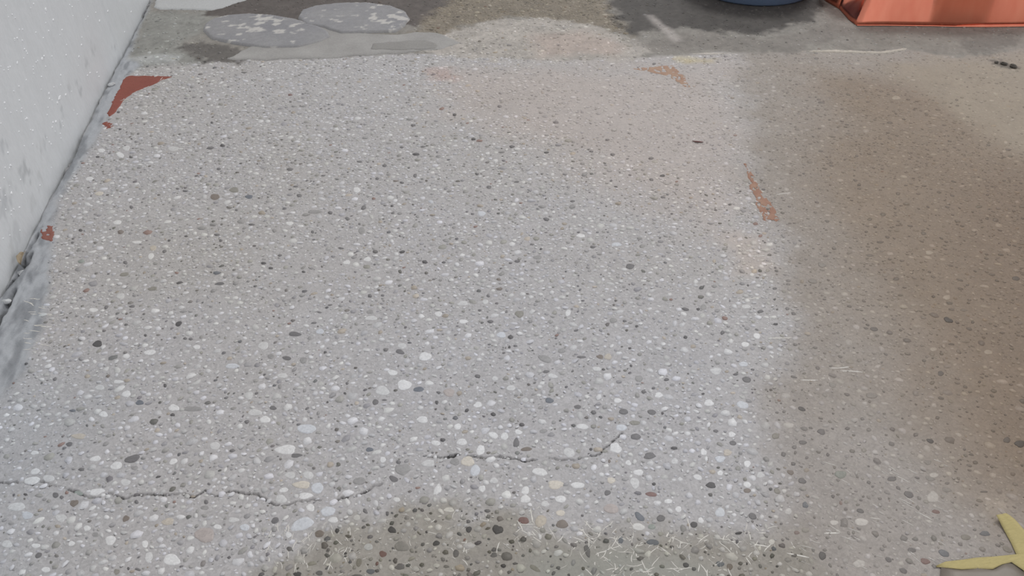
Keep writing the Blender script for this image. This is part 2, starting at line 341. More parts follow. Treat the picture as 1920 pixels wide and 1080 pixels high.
# ------------------------------------------------------------------ thin films, patches and remnants on the floor
def skin(name, poly, cell, lift, colf, edge=.006, esc=60, wear=None, bev=.008, parent=floor, label=None, seed=1, world=False):
    P = np.array(poly if world else GP(*poly))
    gx = np.arange(P[:, 0].min()-.02, P[:, 0].max()+.02, cell); gy = np.arange(P[:, 1].min()-.02, P[:, 1].max()+.02, cell)
    GX, GY = np.meshgrid(gx, gy); a, b = GX.ravel(), GY.ravel()
    d = sdf(P, a, b)+edge*fbm(a, b, esc, 4, seed)
    if wear is not None: d = np.maximum(d, wear(a, b, d))
    # pull the rim onto the outline so the edge is not stepped
    D = d.reshape(GX.shape); gyv, gxv = np.gradient(D, cell); gn = np.sqrt(gxv**2+gyv**2)+1e-6
    sh = np.where((d > 0) & (d < cell*1.2), -d, 0)
    a2 = a+sh*(gxv/gn).ravel(); b2 = b+sh*(gyv/gn).ravel()
    zz = height(a2, b2)+lift*ss(0, -bev, d)+.0002
    keep = d < cell*1.2
    f = grid_polys(len(gx), len(gy)); f = f[keep[f].all(1) & (d[f] < 0).any(1)]
    used = np.unique(f); re = np.full(len(a), -1); re[used] = np.arange(len(used))
    c = np.ones((len(used), 4)); c[:, :3] = colf(a2[used], b2[used], d[used]); c[:, 3] = .7
    # skirt into the floor
    vv = np.stack([a2, b2, zz], -1)[used]
    rim = d[used] > -cell*.05; vv[rim, 2] -= .0012
    o = link(name, mesh_np(name, vv, [re[f]], c, True), M_SKIN, parent)
    if label: o['label'] = label
    return o
def flat(c1, c2, sc, s):
    c1, c2 = A(*c1), A(*c2)
    def f(a, b, d):
        t = (fbm(a, b, sc, 4, s)*.5+.5)[:, None]; return c1*(1-t)+c2*t
    return f
def ring_px(cx, cy, rx, ry, n=28, j=.03):
    return [(cx+rx*math.cos(t)*(1+j*math.sin(3*t+cx)), cy+ry*math.sin(t)*(1+j*math.cos(2*t+cx))) for t in [2*math.pi*k/n for k in range(n)]]
# pale skim at the foot of the back of the wall
skin('cement_skim', [(289, 16), (300, 20), (360, 20), (395, 21), (420, 16), (440, 8), (462, 2), (474, -12), (500, -120), (330, -160), (296, -20)], .008, .004, flat((170, 171, 170), (178, 179, 179), 12, 3), edge=.004, label='pale smooth cement skim beside the wall', seed=31)
# mortar smear, then the two round patches lying over it
skin('mortar_smear', [(425, 112), (470, 88), (520, 80), (560, 62), (600, 52), (640, 62), (700, 66), (745, 66), (780, 61), (820, 64), (868, 82), (830, 94), (760, 100), (640, 108), (500, 114)], .006, .003, flat((136, 134, 131), (160, 158, 155), 11, 5), edge=.012, esc=18, label='smeared grey mortar in front of the round patches', seed=32)
skin('mortar_smear', [(700, 84), (760, 78), (800, 76), (826, 86), (822, 96), (760, 98), (690, 97)], .006, .005, flat((128, 126, 122), (142, 140, 137), 14, 6), edge=.02, esc=14, label='darker tongue of mortar', seed=33)
def disc_col(s, cx, wx):
    g1, g2, wh = A(122, 122, 126), A(142, 141, 141), A(186, 183, 178)
    def f(a, b, d):
        t = (fbm(a, b, 9, 4, s)*.5+.5)[:, None]; c = g1*(1-t)+g2*t
        c = c*(1+.10*fbm(a, b, 70, 3, s+3))[:, None]
        fl = ss(.10, .26, fbm(a*.8, b*1.1, 34, 5, s+1)+.34*ss(.30, .0, np.abs(a-wx[0])/1.0+np.abs(b-wx[1]))-.22)[:, None]
        rim = ss(-.012, -.004, d)[:, None]*.35
        c = c*(1-fl*.85)+wh*fl*.85
        return c*(1-rim)+A(165, 163, 160)*rim
    return f
skin('round_cement_patch', [(380, 60), (384, 48), (400, 38), (430, 31), (470, 29), (510, 31), (550, 38), (585, 48), (604, 55), (616, 62), (622, 72), (600, 82), (560, 92), (500, 93), (440, 86), (398, 76)], .006, .009, disc_col(50, 0, G(485, 42)), edge=.003, esc=22, label='round grey cement patch flecked with white, nearer the wall', seed=34)
skin('round_cement_patch', [(558, 36), (566, 23), (590, 15), (640, 9), (690, 9), (735, 15), (762, 26), (769, 38), (758, 53), (742, 63), (690, 65), (640, 66), (618, 60), (604, 54), (572, 50)], .006, .010, disc_col(60, 0, G(745, 40)), edge=.003, esc=22, label='round grey cement patch with a white crust on its right side', seed=35)
# ridge along the front of the back strip
skin('cement_ridge', [(1490, 97), (1560, 95), (1610, 97), (1650, 98), (1690, 93), (1702, 91), (1696, 95), (1655, 101), (1600, 100), (1540, 98)], .004, .004, flat((180, 172, 160), (190, 182, 170), 30, 8), edge=.004, label='thin pale ridge of cement', seed=36, bev=.004)
skin('cement_ridge', [(1290, 102), (1330, 100), (1380, 100), (1330, 103)], .004, .003, flat((180, 174, 166), (186, 180, 172), 30, 8), edge=.004, label='short pale ridge of cement', seed=37, bev=.004)
# red-brown floor paint that survived the grinding
def scratch(th, s):
    def f(a, b, d): return .02*(fbm(a*1.0, b*.5, 130, 3, s)-th)
    return f
R1, R2, R3, R4 = (124, 66, 54), (135, 73, 60), (148, 114, 94), (164, 138, 118)
skin('paint_remnant', [(237, 145), (243, 142), (290, 142), (322, 144), (305, 150), (290, 158), (268, 166), (250, 174), (236, 184), (226, 198), (216, 212), (204, 219), (201, 212), (210, 192), (222, 168), (230, 152)], .004, .0012, flat(R1, R2, 20, 2), edge=.005, esc=50, label='red-brown paint corner nearest the wall, crisp edged', seed=41, bev=.003)
skin('paint_remnant', [(191, 232), (200, 228), (213, 231), (210, 239), (199, 241)], .003, .0012, flat(R1, R2, 20, 2), edge=.008, esc=70, wear=scratch(.32, 3), label='small scratched fleck of red-brown paint', seed=42, bev=.003)
skin('paint_remnant', [(78, 428), (88, 423), (100, 424), (102, 440), (97, 452), (86, 451), (76, 447)], .0035, .0012, flat((122, 72, 62), (134, 88, 77), 30, 2), edge=.006, esc=60, wear=scratch(.3, 5), label='small square red-brown paint spot beside the wall joint', seed=43, bev=.003)
skin('paint_remnant', [(1186, 129), (1215, 126), (1245, 123), (1262, 123), (1272, 131), (1284, 148), (1295, 164), (1284, 164), (1266, 152), (1248, 143), (1220, 136)], .0045, .001, flat(R3, R4, 40, 2), edge=.010, esc=40, wear=scratch(.22, 6), label='worn red-brown paint corner at the back of the ground area', seed=44, bev=.003)
skin('paint_remnant', [(1396, 308), (1405, 318), (1425, 350), (1448, 385), (1466, 414), (1448, 418), (1432, 412), (1418, 385), (1406, 355)], .004, .001, flat((138, 98, 80), (158, 126, 106), 40, 2), edge=.010, esc=40, wear=scratch(.25, 7), label='worn red-brown paint wedge beside the tan floor', seed=45, bev=.003)
skin('paint_remnant', [(806, 135), (835, 133), (856, 141), (850, 150), (820, 152)], .0045, .0006, flat((168, 148, 140), (174, 160, 154), 40, 2), edge=.016, esc=40, wear=scratch(-.08, 8), label='faint ghost of red-brown paint at the back', seed=46, bev=.003)

# ------------------------------------------------------------------ gravel in the concrete
# measured stones: x, y, width, height in the photo, turn in degrees, colour key
K = {'k': (74, 72, 72), 'd': (103, 101, 101), 'b': (101, 105, 111), 'm': (140, 138, 136), 'o': (131, 128, 120), 'n': (116, 107, 99), 't': (178, 170, 158), 'r': (118, 92, 87), 'w': (203, 202, 200), 'l': (188, 187, 185), 'c': (187, 189, 192), 'y': (191, 184, 172), 'p': (164, 155, 150), 'e': (136, 142, 136)}
STONES = '''183 645 20 12 -10 k;103 711 11 8 -10 d;262 755 16 10 0 b;335 607 14 9 -15 k;247 574 14 6 0 d;286 541 18 8 0 o;233 514 18 8 -8 o;337 530 14 5 -10 k;358 636 10 6 0 d;347 635 10 6 0 d;310 723 8 8 0 k;324 778 11 7 0 k;273 629 8 6 0 k;136 770 14 5 0 b;49 682 8 5 -20 k;199 576 10 7 -30 d;203 705 9 6 -15 n;361 767 40 10 0 m;344 584 16 5 -5 m;175 581 18 8 0 w;226 555 16 12 0 l;281 661 24 10 -8 w;237 739 18 13 -5 w;326 765 22 13 5 w;194 777 18 11 0 w;369 651 14 9 0 w;222 716 20 7 0 w;237 668 14 10 0 w;187 727 20 10 -8 l;
553 627 25 9 0 d;750 660 18 9 12 d;785 730 21 10 -3 b;538 672 18 8 3 d;704 754 13 11 0 d;512 765 14 8 0 d;463 791 11 8 -30 d;694 555 9 8 0 d;717 554 8 5 0 d;694 585 13 9 0 m;406 512 16 6 -3 b;412 532 19 6 -5 d;508 503 10 5 0 k;569 510 8 5 15 k;599 586 10 4 5 d;619 572 10 3 -10 d;589 606 14 4 -6 d;525 725 9 10 0 m;481 738 9 5 -15 d;424 747 9 5 -15 d;610 661 8 5 -25 k;614 754 6 5 -20 k;597 775 8 8 0 m;571 733 7 8 0 m;721 750 10 4 0 d;576 766 11 5 -30 d;508 669 13 10 -10 m;569 676 14 13 -20 m;580 635 9 7 -20 m;651 719 7 6 20 d;647 738 6 5 30 k;640 641 17 6 -8 w;717 733 28 18 0 l;758 722 28 20 0 w;754 649 18 11 0 l;796 669 22 17 0 w;497 787 22 13 0 w;494 649 20 16 0 l;792 787 22 14 0 w;696 597 24 9 0 l;736 699 20 11 10 w;478 774 30 12 0 l;600 622 16 10 0 c;530 705 20 10 0 l;436 687 28 10 -5 c;467 742 16 16 0 l;
974 589 17 14 0 o;920 603 15 7 0 d;957 632 12 9 -25 k;915 555 9 7 25 d;936 542 14 6 -5 n;935 524 10 5 20 n;1022 673 28 13 15 m;1053 658 14 9 0 m;1090 670 18 6 0 d;1024 697 15 6 -8 d;896 706 12 8 10 d;842 736 22 16 0 p;875 770 9 8 0 k;925 777 11 7 0 k;1030 751 16 11 0 b;1083 763 14 8 0 d;1113 773 12 9 0 d;1169 772 17 12 0 d;1190 793 23 8 0 o;1150 601 15 10 0 m;1171 602 10 6 0 d;1194 612 8 5 -5 k;1181 500 16 9 -8 d;1181 653 7 5 0 k;1183 686 6 6 0 k;1125 669 14 8 15 n;1140 669 15 12 0 t;955 651 6 6 0 k;966 649 9 4 0 d;819 755 7 9 0 k;822 736 10 6 10 d;979 796 11 7 0 k;1198 710 14 14 0 m;1080 620 10 4 -10 d;899 582 8 4 0 d;994 603 10 8 0 m;1065 587 10 14 25 w;822 589 15 10 0 w;868 569 22 9 0 l;869 603 18 8 0 w;896 759 17 11 0 w;1158 751 16 9 0 w;958 728 18 11 0 l;804 668 11 12 0 w;1035 548 12 8 0 w;979 552 14 8 8 w;1144 532 18 6 10 l;928 710 13 9 0 l;1012 726 11 9 0 w;985 750 13 9 0 l;1036 705 20 9 8 l;910 566 12 10 0 l;1119 692 18 9 5 l;940 628 18 12 0 c;
1400 712 17 12 25 d;1222 773 17 10 8 d;1207 735 12 7 0 d;1225 728 8 5 0 d;1250 712 11 6 0 d;1260 722 12 6 0 m;1242 775 6 6 0 k;1318 739 8 4 0 k;1285 580 16 6 12 d;1309 580 8 6 0 k;1319 576 12 11 0 m;1285 633 8 7 -30 k;1354 624 9 8 0 d;1488 588 10 7 15 k;1476 579 10 7 15 d;1454 608 11 5 0 k;1503 767 15 8 15 k;1488 707 16 5 15 k;1533 690 11 8 20 d;1524 527 18 9 15 m;1453 541 10 5 0 d;1426 584 12 8 -10 d;1379 702 11 5 -8 d;1411 693 9 5 12 d;1561 722 13 11 30 m;1562 776 6 5 0 k;1489 751 9 5 15 d;1457 774 8 5 0 d;1339 537 14 7 8 m;1478 533 11 5 15 d;1546 561 9 4 0 d;1342 696 23 14 0 l;1397 646 16 10 0 w;1419 630 16 10 22 w;1399 575 18 8 0 l;1329 756 19 13 5 w;1304 528 11 9 0 w;1235 741 17 10 0 w;1328 553 14 8 12 w;1394 683 18 10 0 c;1392 760 26 14 8 c;1256 552 9 7 0 w;
1778 600 18 10 20 k;1639 617 16 8 0 d;1627 609 9 5 12 k;1750 556 9 6 10 k;1764 700 11 11 0 d;1634 742 23 11 5 m;1824 604 8 7 0 k;1860 515 15 6 8 d;1905 522 15 9 0 d;1837 716 7 6 0 k;1784 645 16 4 5 k;1812 641 17 4 0 m;1631 479 16 6 5 d;1548 480 12 5 0 d;1541 497 17 9 12 m;1850 477 9 4 10 d;1850 705 9 4 5 d;1810 725 10 7 20 d;1775 558 15 10 0 l;1712 572 15 7 5 l;1729 573 12 7 5 l;1853 660 18 9 8 l;1750 655 13 9 0 l;1878 614 13 7 0 l;1742 474 17 8 0 l;1642 707 11 8 0 w;
418 273 10 6 0 k;394 278 14 5 -8 d;439 356 19 10 0 o;403 369 20 11 0 n;467 369 15 8 0 b;347 358 14 4 0 d;333 354 8 3 0 d;247 389 9 6 -10 d;151 432 10 6 5 k;226 435 13 8 -5 n;378 428 18 6 0 m;400 421 17 6 -5 m;152 490 14 8 -10 e;235 492 10 8 20 d;494 494 12 5 0 k;349 443 9 4 0 k;407 440 12 5 0 d;183 294 9 4 -5 k;245 295 8 4 0 k;410 317 9 5 -10 d;443 394 7 5 -10 d;287 465 14 10 0 t;283 480 12 12 0 w;472 421 12 4 0 d;222 210 7 5 -5 k;225 242 7 4 -5 k;397 230 6 5 0 k;308 471 10 7 -20 d;136 455 8 5 5 d;317 451 6 4 0 k;414 451 8 6 -20 d;475 255 10 5 -10 m;190 282 15 8 0 w;225 290 17 10 30 w;168 335 17 7 0 w;220 417 17 9 -5 w;173 472 18 5 -10 w;257 454 19 6 0 w;164 383 14 8 10 w;237 278 15 10 0 l;325 279 22 9 0 l;282 305 13 5 0 w;114 368 9 6 0 w;367 386 12 5 5 w;383 369 11 9 0 l;478 387 10 6 0 w;186 363 17 8 -5 y;
780 289 16 6 0 k;544 318 13 6 0 d;590 397 28 7 0 m;678 432 13 14 0 m;561 367 10 9 0 d;682 389 11 8 -30 d;754 472 12 6 -3 k;796 491 12 7 5 k;778 329 9 8 -40 d;674 303 12 4 8 d;853 215 8 6 -10 k;887 261 9 6 5 k;735 386 7 4 0 k;721 385 8 3 0 d;649 393 4 4 0 k;674 420 6 4 0 d;639 465 12 5 5 d;586 435 8 6 -15 d;525 479 10 5 0 d;619 399 11 6 0 d;651 410 11 7 10 d;514 433 9 7 0 m;707 335 8 6 0 d;742 339 11 4 0 n;754 342 10 4 5 d;768 224 14 4 0 m;774 235 10 5 -5 d;753 276 9 4 0 d;793 275 10 4 0 d;554 350 11 3 0 d;606 329 10 4 -5 d;721 311 10 6 0 d;729 327 10 5 5 m;749 400 12 5 0 m;851 426 8 5 -10 m;836 451 14 7 15 m;783 406 8 6 20 m;669 356 14 11 0 w;543 419 15 8 0 w;779 375 12 7 0 w;732 370 14 8 0 w;743 476 10 7 0 w;650 492 15 9 -8 w;631 242 10 6 0 w;671 222 13 7 -8 w;689 486 15 9 0 w;808 378 12 7 5 c;731 443 12 7 0 w;
960 275 11 6 0 d;917 351 11 7 0 d;969 341 12 4 -3 d;1024 286 11 4 -3 k;1139 262 10 5 0 d;1149 290 11 5 0 d;1221 297 11 5 0 d;1242 330 12 5 0 k;1221 337 10 6 15 d;1024 411 14 7 12 d;1074 377 11 5 0 d;1017 388 15 6 0 m;1072 388 14 8 -10 m;997 458 9 4 0 d;1112 463 11 5 0 d;1014 467 6 5 0 k;1008 482 17 8 -5 m;1182 498 15 8 0 d;970 490 12 5 0 d;957 493 9 4 0 d;976 259 9 4 0 m;940 285 13 4 0 m;894 326 9 5 8 d;1109 284 9 4 0 d;1243 370 10 5 5 d;1180 250 8 4 10 d;929 301 10 8 0 w;1022 307 11 6 -10 w;1089 442 17 8 0 w;1036 327 9 6 0 w;935 424 11 6 0 w;903 400 16 10 0 c;1156 458 20 8 0 c;1008 310 10 4 0 w;
60 901 33 15 -10 w;218 873 24 15 -15 w;248 860 32 14 -18 d;181 922 32 13 -12 w;31 950 34 17 -5 l;403 836 20 16 0 l;207 1013 22 18 -40 w;322 1050 34 22 0 w;279 1045 16 20 0 l;163 990 14 11 0 w;86 1068 17 11 0 w;65 849 16 8 -5 w;66 884 20 11 -10 w;325 865 17 11 -30 w;179 860 21 11 -10 w;235 904 20 13 0 l;272 1020 13 14 -40 w;134 1019 13 10 -20 w;114 971 22 16 0 l;51 966 22 15 0 c;459 989 20 13 -8 c;408 988 17 9 0 w;438 975 22 10 0 l;384 1003 38 30 0 p;148 818 28 11 0 t;91 897 24 14 0 l;67 1023 18 9 0 w;13 1020 22 14 0 l;315 978 24 14 0 t;148 924 18 9 0 e;104 928 13 10 0 d;115 932 10 9 -20 d;139 943 17 13 -35 n;256 941 9 9 0 d;236 972 15 11 -35 n;72 1041 15 10 -30 d;130 833 13 9 -15 d;48 927 9 6 10 k;386 941 9 10 -40 d;384 952 16 9 0 m;392 908 7 6 0 d;153 880 13 6 0 d;436 845 12 7 0 d;241 1066 7 7 0 k;259 1068 14 6 15 d;219 1072 12 11 -30 o;252 877 14 9 0 m;297 894 12 4 -15 k;179 1002 14 9 0 m;
536 843 40 19 -3 w;567 983 46 24 -22 c;615 959 32 17 -8 c;573 930 28 13 -5 w;625 975 19 12 -5 w;582 952 18 14 10 w;532 919 18 10 -8 w;566 909 34 15 0 y;575 804 38 18 0 c;803 869 26 15 -5 l;891 882 20 22 0 c;877 865 26 20 -5 y;820 918 11 24 30 w;744 937 14 9 10 w;691 1026 18 13 0 c;544 891 20 14 0 l;817 831 19 10 8 w;866 829 20 14 -5 w;527 936 24 16 0 l;578 891 22 15 0 l;595 915 24 22 0 c;755 880 28 24 0 m;718 862 12 12 0 w;642 861 12 8 0 w;801 974 14 8 0 w;669 971 14 12 0 l;541 1003 12 12 0 w;556 854 23 8 -3 d;693 843 16 8 -3 b;674 902 25 15 -3 m;738 898 19 11 25 d;853 866 18 14 0 m;830 825 12 8 0 k;747 867 10 8 0 d;735 994 17 12 25 k;632 996 9 12 20 k;599 1001 20 13 -5 n;516 976 16 12 -25 d;753 1025 30 18 10 m;718 1039 15 12 15 r;818 1019 14 10 -15 k;855 1038 12 15 -10 d;750 1063 20 12 0 d;879 993 12 12 0 k;878 978 9 9 0 d;682 989 11 6 -10 d;685 959 14 8 50 d;726 963 7 10 0 d;695 1072 17 10 0 b;558 1077 16 10 0 k;599 1075 14 10 0 d;707 1057 6 9 10 r;673 1055 12 16 0 o;648 1038 8 5 -25 k;800 998 7 6 0 k;
968 830 12 18 5 d;987 842 22 8 -3 n;1192 819 20 12 5 d;1218 855 25 12 -3 d;1264 841 15 7 8 k;1139 924 12 11 0 d;1226 908 9 6 -5 k;1221 927 22 9 3 r;933 993 20 19 0 k;982 976 21 14 15 r;1054 983 23 17 0 n;1014 977 22 24 0 t;1101 1033 11 25 -20 d;1199 969 24 12 42 b;1239 972 17 13 0 d;1146 954 28 20 0 p;944 1061 12 9 -15 k;1003 1066 24 9 28 o;926 1031 12 8 0 d;926 1041 14 9 0 d;914 958 16 7 0 d;1019 808 16 8 -8 m;1224 1017 24 12 0 b;1286 1060 12 10 20 k;1222 988 14 11 0 e;1108 843 7 7 0 k;1164 1013 10 14 10 b;1047 1065 10 8 0 d;1143 865 6 9 0 n;1154 840 24 20 0 w;1012 885 30 15 12 w;901 844 16 21 25 w;1067 849 24 18 0 l;858 800 13 13 0 w;946 818 15 15 30 w;1190 906 17 24 -20 l;1146 901 17 12 0 y;904 916 13 13 0 w;1042 909 32 17 0 y;985 920 15 18 20 w;1092 800 24 11 8 w;1165 802 22 13 0 c;1197 988 24 15 0 w;1051 936 22 14 0 w;1083 910 30 11 0 w;926 901 16 12 0 l;985 936 20 16 0 w;1197 886 20 12 0 w;842 956 20 10 0 w;821 918 14 18 30 w;1272 955 12 12 0 w;1128 890 12 9 0 w;1178 868 12 10 0 w;972 810 14 10 0 w;1022 945 16 12 0 l;925 816 20 12 15 w;1051 962 18 12 0 y;992 1001 8 10 0 w;
1333 910 19 12 8 k;1342 809 12 7 0 d;1374 831 14 9 10 d;1301 984 14 12 0 k;1411 968 17 12 25 d;1401 920 15 9 0 n;1397 899 9 7 10 o;1457 921 14 10 35 o;1469 852 11 10 15 k;1505 830 15 9 0 d;1489 839 10 9 0 d;1487 870 11 8 0 k;1504 902 16 11 20 d;1482 886 14 9 20 n;1494 999 13 8 0 r;1542 1042 13 18 -30 k;1451 1029 12 9 25 b;1385 1000 16 6 -10 k;1562 931 8 9 -20 k;1576 890 22 16 0 e;1540 810 16 11 20 d;1589 804 11 8 0 k;1454 818 14 12 20 o;1350 1058 16 11 0 b;1368 1063 11 14 0 n;1510 947 12 12 0 b;1575 1026 10 10 0 m;1552 853 7 9 0 k;1457 1062 6 5 0 k;1400 1057 4 7 0 k;1301 1067 10 8 0 d;1308 895 17 11 12 w;1401 870 14 13 -15 w;1401 909 15 12 0 w;1289 813 12 9 0 w;1372 815 14 11 0 w;1319 848 12 13 0 w;1364 849 18 12 0 t;1265 865 14 12 0 l;1350 887 12 10 0 w;1426 891 16 12 0 l;1447 1016 12 11 0 w;1478 959 14 13 0 l;1314 976 12 11 0 w;1350 961 20 18 0 c;1253 940 16 9 0 w;1350 861 20 13 0 c;1275 899 11 10 0 w;1564 980 16 10 0 w;1428 969 11 10 0 w;
1744 827 15 8 20 k;1912 832 20 14 8 k;1888 825 14 12 0 d;1704 927 20 12 12 d;1684 915 13 7 28 k;1672 898 17 10 -5 d;1710 1031 18 9 3 d;1770 1037 24 12 18 b;1735 1052 20 11 10 r;1613 958 14 9 15 d;1610 991 14 6 30 d;1755 959 15 8 8 r;1811 1007 20 11 8 o;1847 1000 20 10 5 b;1846 922 17 4 0 k;1720 896 13 5 15 k;1744 897 20 9 15 m;1889 1030 20 11 25 o;1694 1070 16 10 25 d;1775 918 20 9 8 m;1899 889 12 8 0 n;1666 1049 14 9 20 d;1763 1019 12 6 30 o;1740 867 14 9 0 m;1776 906 12 6 0 d;1615 979 25 16 0 w;1749 932 24 22 0 l;1611 1057 24 16 0 l;1751 891 18 10 0 l;
1611 347 9 5 0 k;1684 363 11 7 0 d;1733 349 13 4 5 d;1722 364 11 4 0 d;1760 361 11 5 8 d;1785 367 10 5 18 d;1851 366 8 5 0 d;1678 391 7 5 20 d;1641 426 9 4 0 k;1624 435 8 5 0 k;1664 445 10 7 30 d;1731 432 9 3 0 d;1892 459 10 5 18 d;1706 424 13 5 12 d;1584 437 11 6 0 m;1591 371 8 3 0 k;1597 376 7 3 0 k;1901 387 9 3 8 d;1689 386 8 3 5 d;1555 225 6 4 0 k;544 178 10 5 0 r;1680 184 18 8 0 l;1736 209 11 4 0 w;1539 283 10 4 0 d;1604 338 11 5 12 d;1393 152 9 4 0 d'''
meas = []
for s in STONES.replace('\n', '').split(';'):
    q = s.split(); px, py, pw, ph, an = map(float, q[:5])
    cx, cy = G(px, py); t = math.radians(an)
    e1, e2 = (math.cos(t)*pw/2, math.sin(t)*pw/2), (-math.sin(t)*ph/2, math.cos(t)*ph/2)
    a1, a2 = G(px+e1[0], py+e1[1]), G(px-e1[0], py-e1[1]); b1, b2 = G(px+e2[0], py+e2[1]), G(px-e2[0], py-e2[1])
    Mx = np.array([[(a1[0]-a2[0])/2, (b1[0]-b2[0])/2], [(a1[1]-a2[1])/2, (b1[1]-b2[1])/2]])
    U, sv, _ = np.linalg.svd(Mx)
    meas.append((cx, cy, sv[0], sv[1], math.atan2(U[1, 0], U[0, 0]), K[q[5]], pw*ph))
# scattered stones between the measured ones: dart throwing, large first
CELL = .02; buck = {}
def free(x, y, r):
    i, j = int(x/CELL), int(y/CELL); R = int((r+.024)/CELL)+1
    for a in range(i-R, i+R+1):
        for b in range(j-R, j+R+1):
            for (px, py, pr) in buck.get((a, b), ()):
                if (px-x)**2+(py-y)**2 < (pr+r)**2: return False
    return True
def put(x, y, r): buck.setdefault((int(x/CELL), int(y/CELL)), []).append((x, y, r))
for m in meas: put(m[0], m[1], (m[2]+m[3])/2)
def inz(pts, x, y): return sdf(np.array(GP(*pts)), x, y)
TANP = [(1378, 90), (1390, 200), (1402, 310), (1465, 415), (1455, 500), (1466, 570), (1490, 610), (1480, 700), (1440, 780), (1450, 850), (1510, 940), (1450, 1000), (1600, 1250), (2500, 1250), (2500, 60)]
PINK = [(860, 130), (1370, 118), (1400, 330), (1300, 330), (1100, 250), (900, 180)]
OLIVE = [(770, 66), (800, 32), (862, -60), (1140, -100), (1146, 20), (1190, 72), (1080, 44), (960, 34), (830, 66)]
FAN = [(775, 84), (850, 58), (930, 37), (1040, 36), (1180, 72), (1235, 95), (1190, 113), (900, 113)]
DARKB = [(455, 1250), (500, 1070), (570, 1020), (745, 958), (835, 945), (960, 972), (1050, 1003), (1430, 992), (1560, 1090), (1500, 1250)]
SMOOTH = [(1000, 1045), (1150, 1020), (1280, 1035), (1340, 1080), (1300, 1250), (950, 1250)]
LTR = [(1640, 112), (1920, 105), (2400, 110), (2400, 300), (1920, 290), (1780, 205)]
PAINT = [[(237, 145), (322, 144), (290, 158), (250, 174), (226, 198), (204, 219), (201, 212), (222, 168)], [(78, 428), (100, 424), (97, 452), (76, 447)]]
def view_pts(n, s):                                    # random floor points in and around the view
    r = np.random.default_rng(s); x = r.uniform(.01, 4.3, n); y = r.uniform(.55, 4.0, n); return x, y
out = []
for (n, lo, hi, sd) in ((5200, .018, .027, 1), (42000, .012, .018, 2), (110000, .0075, .012, 3), (120000, .004, .0075, 4)):
    x, y = view_pts(n, sd); r = np.random.default_rng(sd+50)
    # keep what lies in a generous wedge around the view
    hx, hy = x-CAM_X, y; fw = hx*math.sin(YAW)+hy*math.cos(YAW); rt = hx*math.cos(YAW)-hy*math.sin(YAW)
    dep = fw*math.cos(PITCH)+CAM_H*math.sin(PITCH)
    ok = (np.abs(rt)/dep < .72) & (fw > .62) & (fw < 3.75)
    dens = np.ones(len(x))
    dens *= ss(-.005, .012, sdf(FIL, x, y)+.01*fbm(x, y, 30, 3, 5))
    bk = inz(BACK, x, y); ol = inz(OLIVE, x, y); fa = inz(FAN, x, y)
    dens *= np.where(bk < .01, np.where(ol < 0, .9, np.where(fa < 0, .45, .12)), 1)
    tan = ss(.03, -.03, inz(TANP, x, y)); pink = ss(.1, -.1, inz(PINK, x, y)); dk = ss(.02, -.02, inz(DARKB, x, y)); sm = ss(.02, -.02, inz(SMOOTH, x, y)); lt = ss(.08, -.08, inz(LTR, x, y))
    dens *= (1-.35*tan)*(1-.5*pink)*(1-.25*dk)*(1-.7*sm)*(1-.65*lt)
    dens *= .75+.5*fbm(x, y, 4, 3, 55)
    for pp in PAINT: dens *= inz(pp, x, y) > .004
    ok &= r.random(len(x)) < dens
    # small grit is not built far off, where it is finer than the grain of the surface
    if hi < .0076: ok &= (fw < 2.35)
    idx = np.nonzero(ok)[0]
    d = lo+(hi-lo)*r.random(len(x))**1.3
    for i in idx:
        asp = r.uniform(.5, .95); a = d[i]/2; b = a*asp
        if not free(x[i], y[i], (a+b)/2*.98): continue
        put(x[i], y[i], (a+b)/2)
        q = r.random()
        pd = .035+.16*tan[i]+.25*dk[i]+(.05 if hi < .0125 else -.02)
        if q < pd: c = (random.uniform(84, 122),)*3; c = (c[0]+random.uniform(0, 6), c[1]+1, c[2]-random.uniform(-4, 8))
        elif q < pd+.17: v0 = random.uniform(136, 160); c = (v0+2, v0, v0-random.uniform(-3, 9))
        elif q < pd+.20: v0 = random.uniform(150, 185); c = (v0, v0-10, v0-24)
        elif q < pd+.204: c = (138, 112, 102)
        else: v0 = random.uniform(174, 213); c = (v0, v0-1, v0-random.uniform(-3, 6))
        out.append((x[i], y[i], a, b, r.normal(0, .5) if r.random() < .7 else r.uniform(0, 3.14), c, 0))
